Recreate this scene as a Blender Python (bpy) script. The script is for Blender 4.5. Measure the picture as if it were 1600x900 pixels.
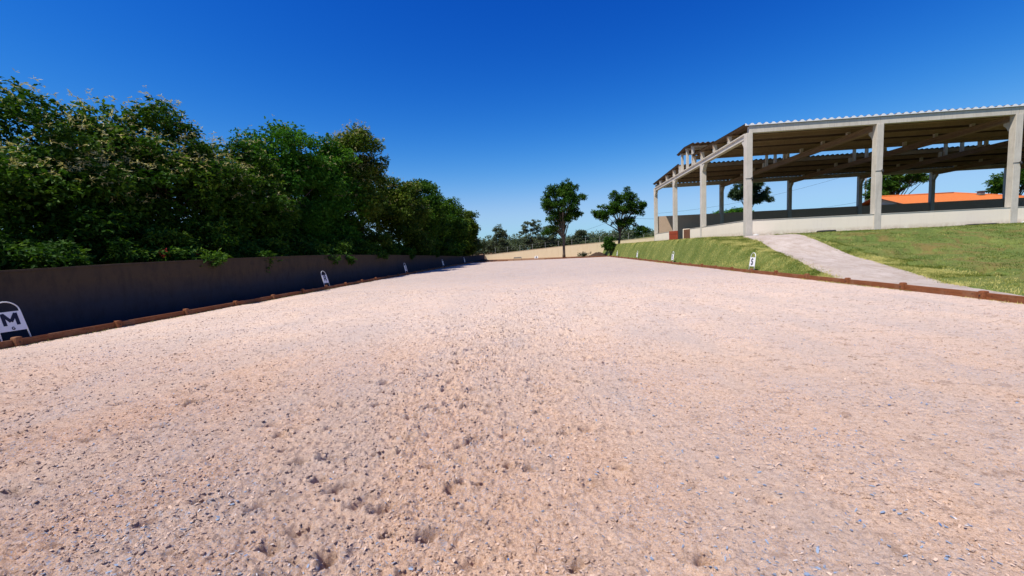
import bpy, bmesh, math, random
import numpy as np
from mathutils import Vector, Matrix
D=bpy.data
for o in list(D.objects): D.objects.remove(o, do_unlink=True)
scene=bpy.context.scene; COL=scene.collection
R=math.radians
# ------------------------------------------------------------------ camera
YAW,PITCH,ROLL,FPX=-0.0832905939,-0.0894446831,-0.0448292529,645.830720
cy,sy=math.cos(YAW),math.sin(YAW); cp,sp=math.cos(PITCH),math.sin(PITCH)
fw=Vector((sy*cp,cy*cp,sp)); rt=Vector((cy,-sy,0)); up=rt.cross(fw)
rr=rt*math.cos(ROLL)+up*math.sin(ROLL); uu=up*math.cos(ROLL)-rt*math.sin(ROLL)
cam=D.objects.new('camera',D.cameras.new('camera')); COL.objects.link(cam)
m=Matrix.Identity(4)
for i in range(3): m[i][0],m[i][1],m[i][2]=rr[i],uu[i],-fw[i]
m.translation=Vector((0.729326849,-1.44689015,1.48369924)); cam.matrix_world=m
cam.data.sensor_width=36; cam.data.lens=FPX*36/1600; cam.data.clip_start=0.05; cam.data.clip_end=5000
scene.camera=cam
CAM=np.array([0.729,-1.447,1.484])
# ------------------------------------------------------------------ light
sunv=Vector((-1.0,-0.86,2.24)).normalized()          # towards the sun
ELEV=math.asin(sunv.z)
w=D.worlds.new('World'); scene.world=w; w.use_nodes=True
nt=w.node_tree; bg=nt.nodes['Background']
sk=nt.nodes.new('ShaderNodeTexSky'); sk.sky_type='NISHITA'; sk.sun_disc=False
sk.sun_elevation=ELEV; sk.sun_rotation=math.atan2(sunv.x,sunv.y)
sk.altitude=0; sk.air_density=1.0; sk.dust_density=0.25; sk.ozone_density=5.0
hs=nt.nodes.new('ShaderNodeHueSaturation'); hs.inputs['Saturation'].default_value=1.3; hs.inputs['Value'].default_value=1.0
nt.links.new(sk.outputs[0],hs.inputs['Color'])
sp_=nt.nodes.new('ShaderNodeSeparateColor'); cb=nt.nodes.new('ShaderNodeCombineColor'); nt.links.new(hs.outputs[0],sp_.inputs[0])
for i_,(ga,mu,mx_) in enumerate(((2.1,1.7,6.),(1.85,1.09,11.),(1.4,2.05,18.))):   # clear, deeply saturated blue sky
    p_=nt.nodes.new('ShaderNodeMath');p_.operation='POWER';p_.inputs[1].default_value=ga;nt.links.new(sp_.outputs[i_],p_.inputs[0])
    q_=nt.nodes.new('ShaderNodeMath');q_.operation='MULTIPLY';q_.inputs[1].default_value=mu;nt.links.new(p_.outputs[0],q_.inputs[0])
    q_.inputs[1].default_value=-mu/mx_
    e_=nt.nodes.new('ShaderNodeMath');e_.operation='EXPONENT';nt.links.new(q_.outputs[0],e_.inputs[0])
    r_=nt.nodes.new('ShaderNodeMath');r_.operation='MULTIPLY_ADD';r_.inputs[1].default_value=-mx_;r_.inputs[2].default_value=mx_;nt.links.new(e_.outputs[0],r_.inputs[0]);nt.links.new(r_.outputs[0],cb.inputs[i_])
nt.links.new(cb.outputs[0],bg.inputs[0]); bg.inputs[1].default_value=0.051
sl=D.lights.new('sun','SUN'); sl.energy=5.0; sl.angle=R(0.53); sl.color=(1.0,0.95,0.87)
so=D.objects.new('sun',sl); COL.objects.link(so); so.rotation_euler=sunv.to_track_quat('Z','Y').to_euler()
so.location=(-20,-10,40)
scene.view_settings.view_transform='Standard'; scene.view_settings.look='None'
scene.view_settings.exposure=0.26; scene.view_settings.gamma=1.0
scene.render.engine='CYCLES'
# ------------------------------------------------------------------ numpy noise
def hsh(ix,iy,s):
    n=(ix.astype(np.int64)*374761393+iy.astype(np.int64)*668265263+s*1442695041)&0xffffffff
    n=((n^(n>>13))*1274126177)&0xffffffff
    n=n^(n>>16)
    return (n&0xffffff)/float(0xffffff)
def vn(x,y,s=0):
    ix=np.floor(x);iy=np.floor(y);fx=x-ix;fy=y-iy
    fx=fx*fx*fx*(fx*(fx*6-15)+10);fy=fy*fy*fy*(fy*(fy*6-15)+10)
    a=hsh(ix,iy,s);b=hsh(ix+1,iy,s);c=hsh(ix,iy+1,s);d=hsh(ix+1,iy+1,s)
    return (a*(1-fx)+b*fx)*(1-fy)+(c*(1-fx)+d*fx)*fy
def fbm(x,y,o=4,s=0):
    r=0;a=.5;t=0
    for i in range(o):
        c,q=math.cos(i*1.1),math.sin(i*1.1)
        r=r+a*vn((x*c-y*q)*2**i,(x*q+y*c)*2**i,s+i*17);t+=a;a*=.5
    return r/t
def cell(x,y,s=0):
    # crumbs: one rounded clod per jittered cell, crisp gaps between
    ix=np.floor(x);iy=np.floor(y);best=np.full(x.shape,9.);hv=np.zeros(x.shape)
    for dx in (-1,0,1):
        for dy in (-1,0,1):
            cx=ix+dx;cy_=iy+dy
            d=(cx+.5+.8*(hsh(cx,cy_,s)-.5)-x)**2+(cy_+.5+.8*(hsh(cx,cy_,s+7)-.5)-y)**2
            k=d<best; best=np.where(k,d,best); hv=np.where(k,hsh(cx,cy_,s+13),hv)
    return np.sqrt(np.clip(1-best*2.6,0,1))*hv**1.5
def S(t):
    t=np.clip(t,0,1); return t*t*(3-2*t)
# ------------------------------------------------------------------ mesh helpers
def tag(o,label=None,cat=None,group=None,kind=None):
    if label:o['label']=label
    if cat:o['category']=cat
    if group:o['group']=group
    if kind:o['kind']=kind
    return o
def empty(name,loc=(0,0,0),rz=0,label=None,cat=None,group=None):
    o=D.objects.new(name,None); COL.objects.link(o); o.location=loc; o.rotation_euler=(0,0,rz)
    o.empty_display_size=.1
    return tag(o,label,cat,group)
def npmesh(name,V,F,mat,parent=None,smooth=False,mats=None):
    """V (n,3) ; F (m,k) int with constant k"""
    me=D.meshes.new(name); V=np.asarray(V,np.float32);F=np.asarray(F,np.int32)
    me.vertices.add(len(V)); me.vertices.foreach_set('co',V.ravel())
    k=F.shape[1]; me.loops.add(F.size); me.loops.foreach_set('vertex_index',F.ravel())
    me.polygons.add(len(F)); me.polygons.foreach_set('loop_start',np.arange(0,F.size,k,dtype=np.int32))
    me.polygons.foreach_set('loop_total',np.full(len(F),k,np.int32))
    me.polygons.foreach_set('use_smooth',np.full(len(F),smooth,bool))
    me.update(calc_edges=True); me.materials.append(mat)
    o=D.objects.new(name,me); COL.objects.link(o)
    if parent:o.parent=parent
    return o
def attr(o,name,vals,dom='POINT'):
    a=o.data.attributes.new(name,'FLOAT',dom); a.data.foreach_set('value',np.asarray(vals,np.float32))
def grid(name,X,Y,Z,mat,parent=None,smooth=True,flip=False):
    ny,nx=X.shape; V=np.stack([X,Y,Z],-1).reshape(-1,3)
    i=np.arange(ny*nx).reshape(ny,nx)
    F=np.stack([i[:-1,:-1],i[:-1,1:],i[1:,1:],i[1:,:-1]],-1).reshape(-1,4)
    if flip:F=F[:,::-1]
    return npmesh(name,V,F,mat,parent,smooth)
class MB:
    def __init__(s): s.bm=bmesh.new()
    def box(s,c,d,rz=0,rx=0,ry=0,bev=0):
        mt=Matrix.Translation(c)@Matrix.Rotation(rz,4,'Z')@Matrix.Rotation(ry,4,'Y')@Matrix.Rotation(rx,4,'X')@Matrix.Diagonal((d[0],d[1],d[2],1))
        r=bmesh.ops.create_cube(s.bm,size=1,matrix=mt)
        if bev:
            es=list({e for v in r['verts'] for e in v.link_edges})
            bmesh.ops.bevel(s.bm,geom=es,offset=bev,segments=2,affect='EDGES',profile=.6)
        return s
    def tube(s,pts,rad,n=8,cap=True):
        pts=[Vector(p) for p in pts]; rads=rad if hasattr(rad,'__len__') else [rad]*len(pts)
        rings=[]; ref=None
        for i,p in enumerate(pts):
            t=(pts[min(i+1,len(pts)-1)]-pts[max(i-1,0)]).normalized()
            if ref is None: ref=t.orthogonal().normalized()
            else: ref=(ref-t*ref.dot(t)).normalized()
            b=t.cross(ref)
            rings.append([s.bm.verts.new(p+(ref*math.cos(2*math.pi*k/n)+b*math.sin(2*math.pi*k/n))*rads[i]) for k in range(n)])
        for a,b in zip(rings,rings[1:]):
            for k in range(n): f=s.bm.faces.new((a[k],a[(k+1)%n],b[(k+1)%n],b[k])); f.smooth=True
        if cap: s.bm.faces.new(rings[0][::-1]); s.bm.faces.new(rings[-1])
        return s
    def prism(s,prof,axis_fn,a,b):
        """extrude closed 2-D profile between a and b; axis_fn(u,v,t)->xyz"""
        A=[s.bm.verts.new(axis_fn(u,v,a)) for u,v in prof];B=[s.bm.verts.new(axis_fn(u,v,b)) for u,v in prof]
        n=len(prof)
        s.bm.faces.new(A[::-1]);s.bm.faces.new(B)
        for k in range(n): s.bm.faces.new((A[k],A[(k+1)%n],B[(k+1)%n],B[k]))
        return s
    def build(s,name,mat,parent=None,loc=None):
        bmesh.ops.recalc_face_normals(s.bm,faces=s.bm.faces)
        me=D.meshes.new(name); s.bm.to_mesh(me); s.bm.free(); me.materials.append(mat)
        o=D.objects.new(name,me); COL.objects.link(o)
        if parent:o.parent=parent
        if loc is not None:o.location=loc
        return o
# ------------------------------------------------------------------ materials
class NB:
    def __init__(s,name):
        s.m=D.materials.new(name); s.m.use_nodes=True; s.t=s.m.node_tree; s.b=s.t.nodes['Principled BSDF']
        s.out=s.t.nodes['Material Output']
        g=s.t.nodes.new('ShaderNodeTexCoord'); s.co=g.outputs['Object']
        s.b.inputs['Specular IOR Level'].default_value=.25
    def n(s,ty,**k):
        x=s.t.nodes.new(ty)
        for a,v in k.items():
            if a in x.inputs: 
                if hasattr(v,'is_output'): s.t.links.new(v,x.inputs[a])
                else: x.inputs[a].default_value=v
            else: setattr(x,a,v)
        return x
    def noise(s,scale,detail=4,rough=.55,vec=None,dist=0):
        return s.n('ShaderNodeTexNoise',Scale=scale,Detail=detail,Roughness=rough,Distortion=dist,Vector=vec or s.co).outputs['Fac']
    def ramp(s,fac,stops):
        r=s.t.nodes.new('ShaderNodeValToRGB'); s.t.links.new(fac,r.inputs[0]); e=r.color_ramp.elements
        while len(e)<len(stops): e.new(.5)
        for q,(p,c) in zip(e,stops):
            q.position=p; q.color=(c,c,c,1) if not hasattr(c,'__len__') else (*c,1)
        return r.outputs[0]
    def mix(s,f,a,b,mode='MIX'):
        x=s.t.nodes.new('ShaderNodeMix'); x.data_type='RGBA'; x.blend_type=mode
        for i,v in ((0,f),(6,a),(7,b)):
            if hasattr(v,'is_output'): s.t.links.new(v,x.inputs[i])
            elif i==0: x.inputs[0].default_value=v
            else: x.inputs[i].default_value=(*v,1)
        return x.outputs[2]
    def map(s,sc=(1,1,1),rot=(0,0,0),vec=None):
        return s.n('ShaderNodeMapping',Vector=vec or s.co,Scale=sc,Rotation=rot).outputs[0]
    def bump(s,h,st,dist,prev=None):
        b=s.n('ShaderNodeBump',Height=h,Strength=st,Distance=dist)
        if prev: s.t.links.new(prev,b.inputs['Normal'])
        return b.outputs[0]
    def done(s,col,rough=.8,nrm=None,metal=0,spec=None):
        if hasattr(col,'is_output'): s.t.links.new(col,s.b.inputs['Base Color'])
        else: s.b.inputs['Base Color'].default_value=(*col,1)
        if hasattr(rough,'is_output'): s.t.links.new(rough,s.b.inputs['Roughness'])
        else: s.b.inputs['Roughness'].default_value=rough
        s.b.inputs['Metallic'].default_value=metal
        if spec is not None: s.b.inputs['Specular IOR Level'].default_value=spec
        if nrm: s.t.links.new(nrm,s.b.inputs['Normal'])
        return s.m
def mat_sand():
    b=NB('sand_footing')
    big=b.noise(.35,4,.6); med=b.noise(2.2,4,.6); sp=b.noise(13,5,.75); fine=b.noise(38,5,.75); grain=b.noise(150,3,.75)
    sxy=b.n('ShaderNodeSeparateXYZ',Vector=b.co)
    def rng(out,a0,a1,v0=0,v1=1):
        m_=b.n('ShaderNodeMapRange'); b.t.links.new(out,m_.inputs[0])
        for i_,v in ((1,a0),(2,a1),(3,v0),(4,v1)): m_.inputs[i_].default_value=v
        m_.interpolation_type='SMOOTHSTEP'; return m_.outputs[0]
    farf=rng(sxy.outputs[1],1.0,8)
    c=b.mix(farf,(.72,.475,.315),(.78,.585,.44))
    c=b.mix(rng(sxy.outputs[1],10,24),c,(.43,.355,.305))
    c=b.mix(b.ramp(big,[(.38,0),(.62,.3)]),c,(.60,.45,.36))
    c=b.mix(b.ramp(med,[(.38,0),(.7,.35)]),c,(.72,.54,.42))
    # corner darkening put into the colour of the trampled near-left footing
    corner_dark=b.mix(1.0,b.mix(1.0,rng(sxy.outputs[1],7.5,.5),rng(sxy.outputs[0],4.5,-2.5),'MULTIPLY'),b.ramp(b.noise(.8,5,.7),[(.3,.35),(.6,.85)]),'MULTIPLY')
    c=b.mix(corner_dark,c,(.52,.31,.20))
    c=b.mix(b.ramp(b.noise(4.5,5,.8,vec=b.map(sc=(1,1.3,1),rot=(0,0,.4))),[(.37,.8),(.45,0)]),c,(.36,.22,.14))
    c=b.mix(b.ramp(sp,[(.34,.8),(.43,0)]),c,(.31,.18,.11))
    c=b.mix(b.ramp(fine,[(.34,.8),(.45,0)]),c,(.27,.155,.095))
    c=b.mix(b.ramp(grain,[(.36,.55),(.48,0)]),c,(.27,.155,.10))
    c=b.mix(b.ramp(fine,[(.56,0),(.66,.55)]),c,(.74,.61,.52))
    c=b.mix(b.ramp(grain,[(.56,0),(.68,.5)]),c,(.80,.69,.61))
    # flecks of blue-grey felt worked into the sand, in drifts
    drift=b.ramp(b.noise(.9,4,.6,dist=.6),[(.38,.08),(.62,.9)])
    tilt=b.map(rot=(0,0,.6),sc=(1,1.6,1))
    def fleck(scale,lo,hi,col,c,vec=None):
        nz=b.noise(scale,3,.8,vec=vec or tilt,dist=.4)
        f=b.mix(1.0,b.ramp(nz,[(lo,0),(hi,1)]),drift,'MULTIPLY')
        return b.mix(f,c,col)
    c=fleck(60,.61,.65,(.30,.31,.38),c)
    c=fleck(17,.62,.66,(.36,.36,.40),c)
    c=fleck(34,.59,.63,(.27,.33,.44),c,b.map(rot=(0,0,.2),sc=(1.7,1,1)))
    c=fleck(85,.61,.65,(.14,.25,.50),c,b.map(rot=(0,0,-.9),sc=(1,2.2,1)))
    veil=b.ramp(b.noise(.8,5,.65,vec=b.map(sc=(1,.35,1))),[(.42,0),(.66,.55)])
    c=b.mix(veil,c,(.49,.40,.345))
    n0=b.bump(sp,.35,.03); n1=b.bump(fine,.8,.022,n0); n2=b.bump(grain,.8,.008,n1)
    return b.done(c,.95,n2,spec=.1)
def mat_ground():
    b=NB('grass_ground')
    a=b.noise(.45,5,.65); f=b.noise(9,5,.7); g=b.noise(60,4,.7,vec=b.map(sc=(1,.4,1),rot=(0,0,.5)))
    c=b.mix(b.ramp(a,[(.35,0),(.65,1)]),(.075,.125,.02),(.15,.18,.04))
    c=b.mix(b.ramp(f,[(.35,.6),(.55,0)]),c,(.035,.06,.012))
    # worn, reddish patches on the slope right of the path
    sx=b.n('ShaderNodeSeparateXYZ',Vector=b.co)
    mr=b.n('ShaderNodeMapRange'); b.t.links.new(sx.outputs[0],mr.inputs[0]); mr.inputs[1].default_value=12.5; mr.inputs[2].default_value=16
    wp=b.mix(1.0,b.ramp(b.noise(.9,5,.7,dist=.8),[(.48,0),(.62,.8)]),mr.outputs[0],'MULTIPLY')
    c=b.mix(wp,c,(.17,.10,.035))
    c=b.mix(b.ramp(g,[(.42,.0),(.7,.6)]),c,(.26,.27,.10))
    # bare red soil beside the arena's left edge and beyond its far end
    lt=b.n('ShaderNodeMapRange'); b.t.links.new(sx.outputs[0],lt.inputs[0]); lt.inputs[1].default_value=9.7; lt.inputs[2].default_value=9.4
    c=b.mix(b.mix(1.0,lt.outputs[0],b.ramp(a,[(.3,.6),(.6,1)]),'MULTIPLY'),c,(.26,.13,.075))
    return b.done(c,.95,b.bump(f,.6,.06,b.bump(g,.5,.03)),spec=.1)
def mat_path():
    b=NB('gravel_path')
    a=b.noise(1.1,5,.65); f=b.noise(30,5,.7); g=b.noise(120,3,.7)
    c=b.mix(b.ramp(a,[(.35,0),(.65,1)]),(.40,.33,.275),(.52,.44,.38))
    c=b.mix(b.ramp(b.noise(1.8,5,.7,vec=b.map(sc=(3,.5,1),rot=(0,0,-.35))),[(.48,0),(.66,.6)]),c,(.33,.25,.19))
    c=b.mix(b.ramp(b.noise(7,5,.75),[(.34,.7),(.44,0)]),c,(.30,.21,.15))
    c=b.mix(b.ramp(f,[(.32,.6),(.5,0)]),c,(.34,.24,.17))
    c=b.mix(b.ramp(g,[(.56,0),(.7,.5)]),c,(.66,.58,.52))
    return b.done(c,.95,b.bump(f,.5,.03,b.bump(g,.5,.01)),spec=.1)
def mat_wood():
    b=NB('red_brown_timber')
    g=b.noise(6,6,.7,vec=b.map(sc=(8,.35,8))); a=b.noise(2.5,4,.6); d=b.noise(26,4,.7)
    c=b.mix(b.ramp(g,[(.3,0),(.7,1)]),(.13,.040,.014),(.28,.098,.036))
    c=b.mix(b.ramp(a,[(.48,0),(.72,.65)]),c,(.27,.145,.08))
    c=b.mix(b.ramp(d,[(.30,.7),(.45,0)]),c,(.07,.022,.01))
    return b.done(c,.75,b.bump(g,.5,.01),spec=.25)
def mat_concrete(name='grey_concrete',base=(.64,.575,.48),dark=(.42,.37,.30)):
    b=NB(name)
    a=b.noise(1.2,6,.65); s=b.noise(2.0,5,.65,vec=b.map(sc=(6,6,.5))); f=b.noise(45,4,.7)
    c=b.mix(b.ramp(a,[(.35,0),(.68,.55)]),base,dark)
    c=b.mix(b.ramp(s,[(.52,0),(.75,.5)]),c,tuple(x*.7 for x in dark))
    c=b.mix(b.ramp(f,[(.35,.35),(.5,0)]),c,dark)
    return b.done(c,.85,b.bump(f,.25,.008,b.bump(a,.2,.02)),spec=.2)
def mat_render_wall(name,base,dirt,amount=.5):
    b=NB(name)
    a=b.noise(.6,5,.6); s=b.noise(1.3,6,.7,vec=b.map(sc=(3,3,.35))); f=b.noise(60,4,.7)
    c=b.mix(b.ramp(a,[(.35,0),(.7,.35)]),base,tuple(x*.86 for x in base))
    c=b.mix(b.ramp(s,[(.52,0),(.78,amount)]),c,dirt)
    if name.startswith('cream'):
        sz_=b.n('ShaderNodeSeparateXYZ',Vector=b.co); m_=b.n('ShaderNodeMapRange'); b.t.links.new(sz_.outputs[2],m_.inputs[0]); m_.inputs[1].default_value=2.12; m_.inputs[2].default_value=1.72
        c=b.mix(b.mix(1.0,m_.outputs[0],b.ramp(b.noise(4,5,.7),[(.35,.1),(.6,.8)]),'MULTIPLY'),c,(.42,.27,.17))   # soil splashed up the foot of the wall
    return b.done(c,.9,b.bump(f,.3,.006,b.bump(a,.2,.03)),spec=.15)
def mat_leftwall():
    b=NB('shade_toned_wall')
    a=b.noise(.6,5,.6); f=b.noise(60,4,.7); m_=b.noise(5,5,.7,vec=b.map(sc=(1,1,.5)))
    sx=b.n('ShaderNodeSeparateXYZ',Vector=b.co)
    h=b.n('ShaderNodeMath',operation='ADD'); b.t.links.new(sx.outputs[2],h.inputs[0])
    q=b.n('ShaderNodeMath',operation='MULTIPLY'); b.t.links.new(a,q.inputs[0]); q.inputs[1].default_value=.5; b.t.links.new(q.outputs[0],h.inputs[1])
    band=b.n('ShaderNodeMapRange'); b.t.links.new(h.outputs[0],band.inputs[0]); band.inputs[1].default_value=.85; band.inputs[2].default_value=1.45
    c=b.mix(band.outputs[0],(.027,.033,.047),(.066,.049,.033))      # tan wall's deep shade put into its colour, bluish towards the foot
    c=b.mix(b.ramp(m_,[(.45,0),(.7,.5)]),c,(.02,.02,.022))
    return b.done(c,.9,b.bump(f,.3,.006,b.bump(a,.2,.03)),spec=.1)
def mat_roof():
    b=NB('fibre_cement_roof')
    a=b.noise(.8,5,.65); s=b.noise(2,5,.7,vec=b.map(sc=(5,.4,5)))
    c=b.mix(b.ramp(a,[(.35,0),(.65,1)]),(.125,.080,.048),(.085,.055,.034))
    c=b.mix(b.ramp(s,[(.5,0),(.72,.5)]),c,(.10,.07,.05))
    return b.done(c,.8,b.bump(s,.2,.02),spec=.2)
def mat_simple(name,col,rough=.6,var=.15,scale=12,spec=.3,metal=0):
    b=NB(name); a=b.noise(scale,5,.65)
    c=b.mix(b.ramp(a,[(.35,0),(.7,1)]),col,tuple(x*(1-var) for x in col))
    return b.done(c,rough,b.bump(a,.15,.005),metal,spec)
def mat_bark(name='bark',c1=(.13,.10,.075),c2=(.05,.038,.03)):
    b=NB(name); a=b.noise(9,6,.7,vec=b.map(sc=(2,2,.35)))
    return b.done(b.mix(b.ramp(a,[(.35,0),(.65,1)]),c2,c1),.9,b.bump(a,.8,.04),spec=.1)
def mat_leaf(name,c1,c2,c3,trans=.35):
    b=NB(name)
    at=b.n('ShaderNodeAttribute',attribute_name='tint')
    c=b.ramp(at.outputs['Fac'],[(0,c1),(.55,c2),(1,c3)])
    b.t.links.new(c,b.b.inputs['Base Color']); b.b.inputs['Roughness'].default_value=.6
    b.b.inputs['Specular IOR Level'].default_value=.12
    tr=b.n('ShaderNodeBsdfTranslucent'); b.t.links.new(b.mix(1.0,c,(1.0,1.0,.45),'MULTIPLY'),tr.inputs[0])
    mx=b.n('ShaderNodeMixShader'); mx.inputs[0].default_value=trans
    b.t.links.new(b.b.outputs[0],mx.inputs[1]); b.t.links.new(tr.outputs[0],mx.inputs[2]); b.t.links.new(mx.outputs[0],b.out.inputs[0])
    return b.m
def mat_tiles():
    b=NB('orange_roof_tiles')
    w_=b.n('ShaderNodeTexWave',Scale=3.2,Distortion=.6,Detail=2,Vector=b.co); a=b.noise(3,5,.7)
    c=b.mix(b.ramp(a,[(.35,0),(.7,1)]),(.70,.20,.045),(.56,.15,.035))
    c=b.mix(b.ramp(w_.outputs['Fac'],[(.0,.35),(.3,0)]),c,(.36,.085,.02))
    return b.done(c,.8,b.bump(w_.outputs['Fac'],.5,.04),spec=.2)
M=dict(sand=mat_sand(),ground=mat_ground(),path=mat_path(),wood=mat_wood(),conc=mat_concrete(),
 conc_in=mat_concrete('shade_toned_concrete',(.33,.225,.14),(.20,.135,.085)),  # concrete under the roof, its shade put into a darker brown colour
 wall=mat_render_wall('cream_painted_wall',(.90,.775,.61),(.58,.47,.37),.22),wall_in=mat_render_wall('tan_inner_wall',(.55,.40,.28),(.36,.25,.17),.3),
 farwall=mat_render_wall('tan_rendered_wall',(.74,.60,.40),(.48,.35,.21),.45),
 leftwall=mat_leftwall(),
 roof=mat_roof(),white=mat_simple('white_metal_paint',(.80,.80,.78),.4,.08),board=mat_simple('white_sign_board',(.80,.80,.80),.5,.06),
 ink=mat_simple('navy_lettering',(.012,.012,.035),.5,.1),door=mat_simple('rust_red_gate_paint',(.30,.055,.022),.6,.3,5),
 brown=mat_simple('brown_gate_paint',(.20,.085,.04),.6,.3,5),
 iron=mat_simple('dark_iron',(.03,.03,.03),.5,.3),bark=mat_bark(),bark2=mat_bark('pale_bark',(.20,.16,.12),(.08,.06,.045)),
 stone=mat_simple('white_stone',(.62,.60,.56),.8,.3),tiles=mat_tiles(),darktiles=mat_simple('dark_red_tiles',(.16,.04,.025),.8,.3,4),
 housewall=mat_simple('pale_house_wall',(.62,.60,.56),.8,.1,2),pole=mat_simple('weathered_pole',(.30,.25,.21),.85,.3,4),
 post=mat_simple('grey_post',(.20,.20,.18),.8,.2,5),red=mat_simple('red_petal',(.45,.02,.02),.6,.3,20),
 fascia=mat_simple('brown_fascia',(.09,.04,.025),.7,.2),
 dirt=mat_simple('dark_earth',(.075,.045,.03),.95,.45,3),
 shred=mat_simple('blue_felt',(.12,.22,.42),.9,.35,30),shredg=mat_simple('grey_felt',(.24,.27,.33),.9,.35,30),
 shreds2=mat_simple('slate_felt',(.26,.32,.42),.9,.35,30),flake=mat_simple('crusted_sand',(.64,.455,.34),.95,.3,40,.1),
 shredw=mat_simple('pale_felt',(.62,.58,.56),.9,.2,30),
 leaf_dark=mat_leaf('leaf_dark_green',(.010,.036,.004),(.034,.095,.008),(.12,.21,.022)),
 leaf_bright=mat_leaf('leaf_bright_green',(.018,.068,.006),(.045,.150,.012),(.14,.30,.03)),
 leaf_olive=mat_leaf('leaf_olive',(.014,.040,.005),(.055,.105,.010),(.20,.25,.035)),
 leaf_blue=mat_leaf('leaf_grey_green',(.022,.045,.020),(.045,.078,.035),(.09,.12,.055)),
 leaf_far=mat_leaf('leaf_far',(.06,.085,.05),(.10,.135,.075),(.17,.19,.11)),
 blossom=mat_leaf('cream_blossom',(.36,.32,.14),(.48,.44,.22),(.62,.58,.34),.3),
 blade=mat_leaf('grass_blade',(.040,.075,.006),(.17,.20,.025),(.62,.54,.19),.3),
)
# ------------------------------------------------------------------ terrain
PL=np.array([(13.75,27.5),(13.5,26.6),(13.2,25.2),(12.76,23.4),(12.2,21),(11.7,18.8),(11.3,17.2),(11.0,15.6),(10.82,14.35),(10.6,13.6),(10.35,13.1),(10.2,12.0),(10.2,10.5),(10.2,9),(10.2,7.5),(10.2,6),(10.2,4.0)])
PR=np.array([(15.9,27.5),(15.4,26.0),(14.9,24.3),(14.4,22.5),(14.0,20.6),(13.75,19.0),(13.6,17.5),(13.4,15.8),(12.9,14.0),(12.45,12.3),(12.1,11.3),(11.84,10.6),(11.5,9.7),(11.2,8.9),(10.95,8),(10.6,6),(10.35,4)])
def resample(P,n=161):
    d=np.r_[0,np.cumsum(np.linalg.norm(np.diff(P,axis=0),axis=1))]; t=np.linspace(0,1,len(P)); q=np.linspace(0,1,n)
    out=np.stack([np.interp(q,t,P[:,k]) for k in (0,1)],-1)
    for _ in range(6): out[1:-1]=(out[:-2]+2*out[1:-1]+out[2:])/4
    return out
PLs,PRs=resample(PL),resample(PR)
def inpath(x,y):
    yl=PLs[::-1,1];xl=np.interp(y,yl,PLs[::-1,0]);xr=np.interp(y,PRs[::-1,1],PRs[::-1,0])
    return S((x-xl)/.15)*S((xr-x)/.15)*(y>4)*(y<27.5)
def terrain0(x,y):
    d=x-10.2
    rise=1-(1-np.clip(d/4.0,0,1))**1.9
    m=1.70*rise*S((y-12.5)/10.5)*(1-S((y-57)/8.5)*S((17.5-x)/3))
    p=1.76*np.clip((y-11.0+0.10*(x-14))/16.2,0,1)**1.05*S(d/1.2)
    g=1.78*np.clip((y-4.5)/22.0,0,1)**.85*S((d-1.2)/4.5)
    bx=np.clip((x-16.5-0.9*(26.5-y))/2.0,0,1)
    p=p*(1-S(bx))+np.maximum(p,g)*S(bx)
    k=12.
    h=np.log(np.exp(k*m)+np.exp(k*p))/k-np.log(2)/k*np.exp(-6*np.abs(m-p))
    h=np.where(d<0,0,h*S(d/.35))
    return h+2.2*S((y-60)/14)*S((x-24)/10)
def terrain(x,y,soft=True):
    x=np.asarray(x,float);y=np.asarray(y,float)
    h=terrain0(x,y)
    if soft:
        ip=inpath(x,y)
        on=S((x-10.3)/.5)*(1-ip)
        h=h-on*.20*S((fbm(x*.55+3,y*1.5,3,88)-.58)/.08)*S((x-12.5)/2)
        h=h+on*(.10*fbm(x*1.5,y*1.5,4,3)+.05*fbm(x*7,y*7,3,9)-.06)
    return h
def axis(segs):
    out=[]
    for a,b,n in segs: out+=list(np.linspace(a,b,n,endpoint=False))
    out.append(segs[-1][1]); return np.array(out)
def gx_(a,b,n): return (a,b,n)
xs=np.r_[-1500,-600,-250,-120,-70,-45,-30,-22,-17,-14,-12,-11.2,-10.6,axis([(-10.16,-10.12,1),(-10.12,10.12,8),(10.12,10.16,1),(10.16,18,100),(18,40,130),(40,80,60)]),100,140,220,500,1500]
ys=np.r_[-1500,-500,-150,-60,-30,-15,axis([(-8,-6.02,3),(-6.02,-5.98,1),(-5.98,3,40),(3,30,280),(30,60.1,120),(60.1,60.16,1),(60.16,90,60)]),100,120,160,250,500,1500]
X,Y=np.meshgrid(xs,ys); Z=terrain(X,Y)
Z=Z-.07*inpath(X,Y)
inside=(np.abs(X)<10.13)&(Y>-6)&(Y<60.12); Z=np.where(inside,-.35,Z)
far=(np.hypot(X,Y)>200); Z=np.where(far,0,Z)
tag(grid('ground',X,Y,Z,M['ground']),kind='structure')
# path sheet
q=np.linspace(0,1,28)
PX=PLs[:,None,0]*(1-q)+PRs[:,None,0]*q; PY=PLs[:,None,1]*(1-q)+PRs[:,None,1]*q
PZ=terrain0(PX,PY)+.012+.02*fbm(PX*2.5,PY*2.5,3,5)
tag(grid('path',PX,PY,PZ,M['path'],flip=True),kind='structure')
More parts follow.
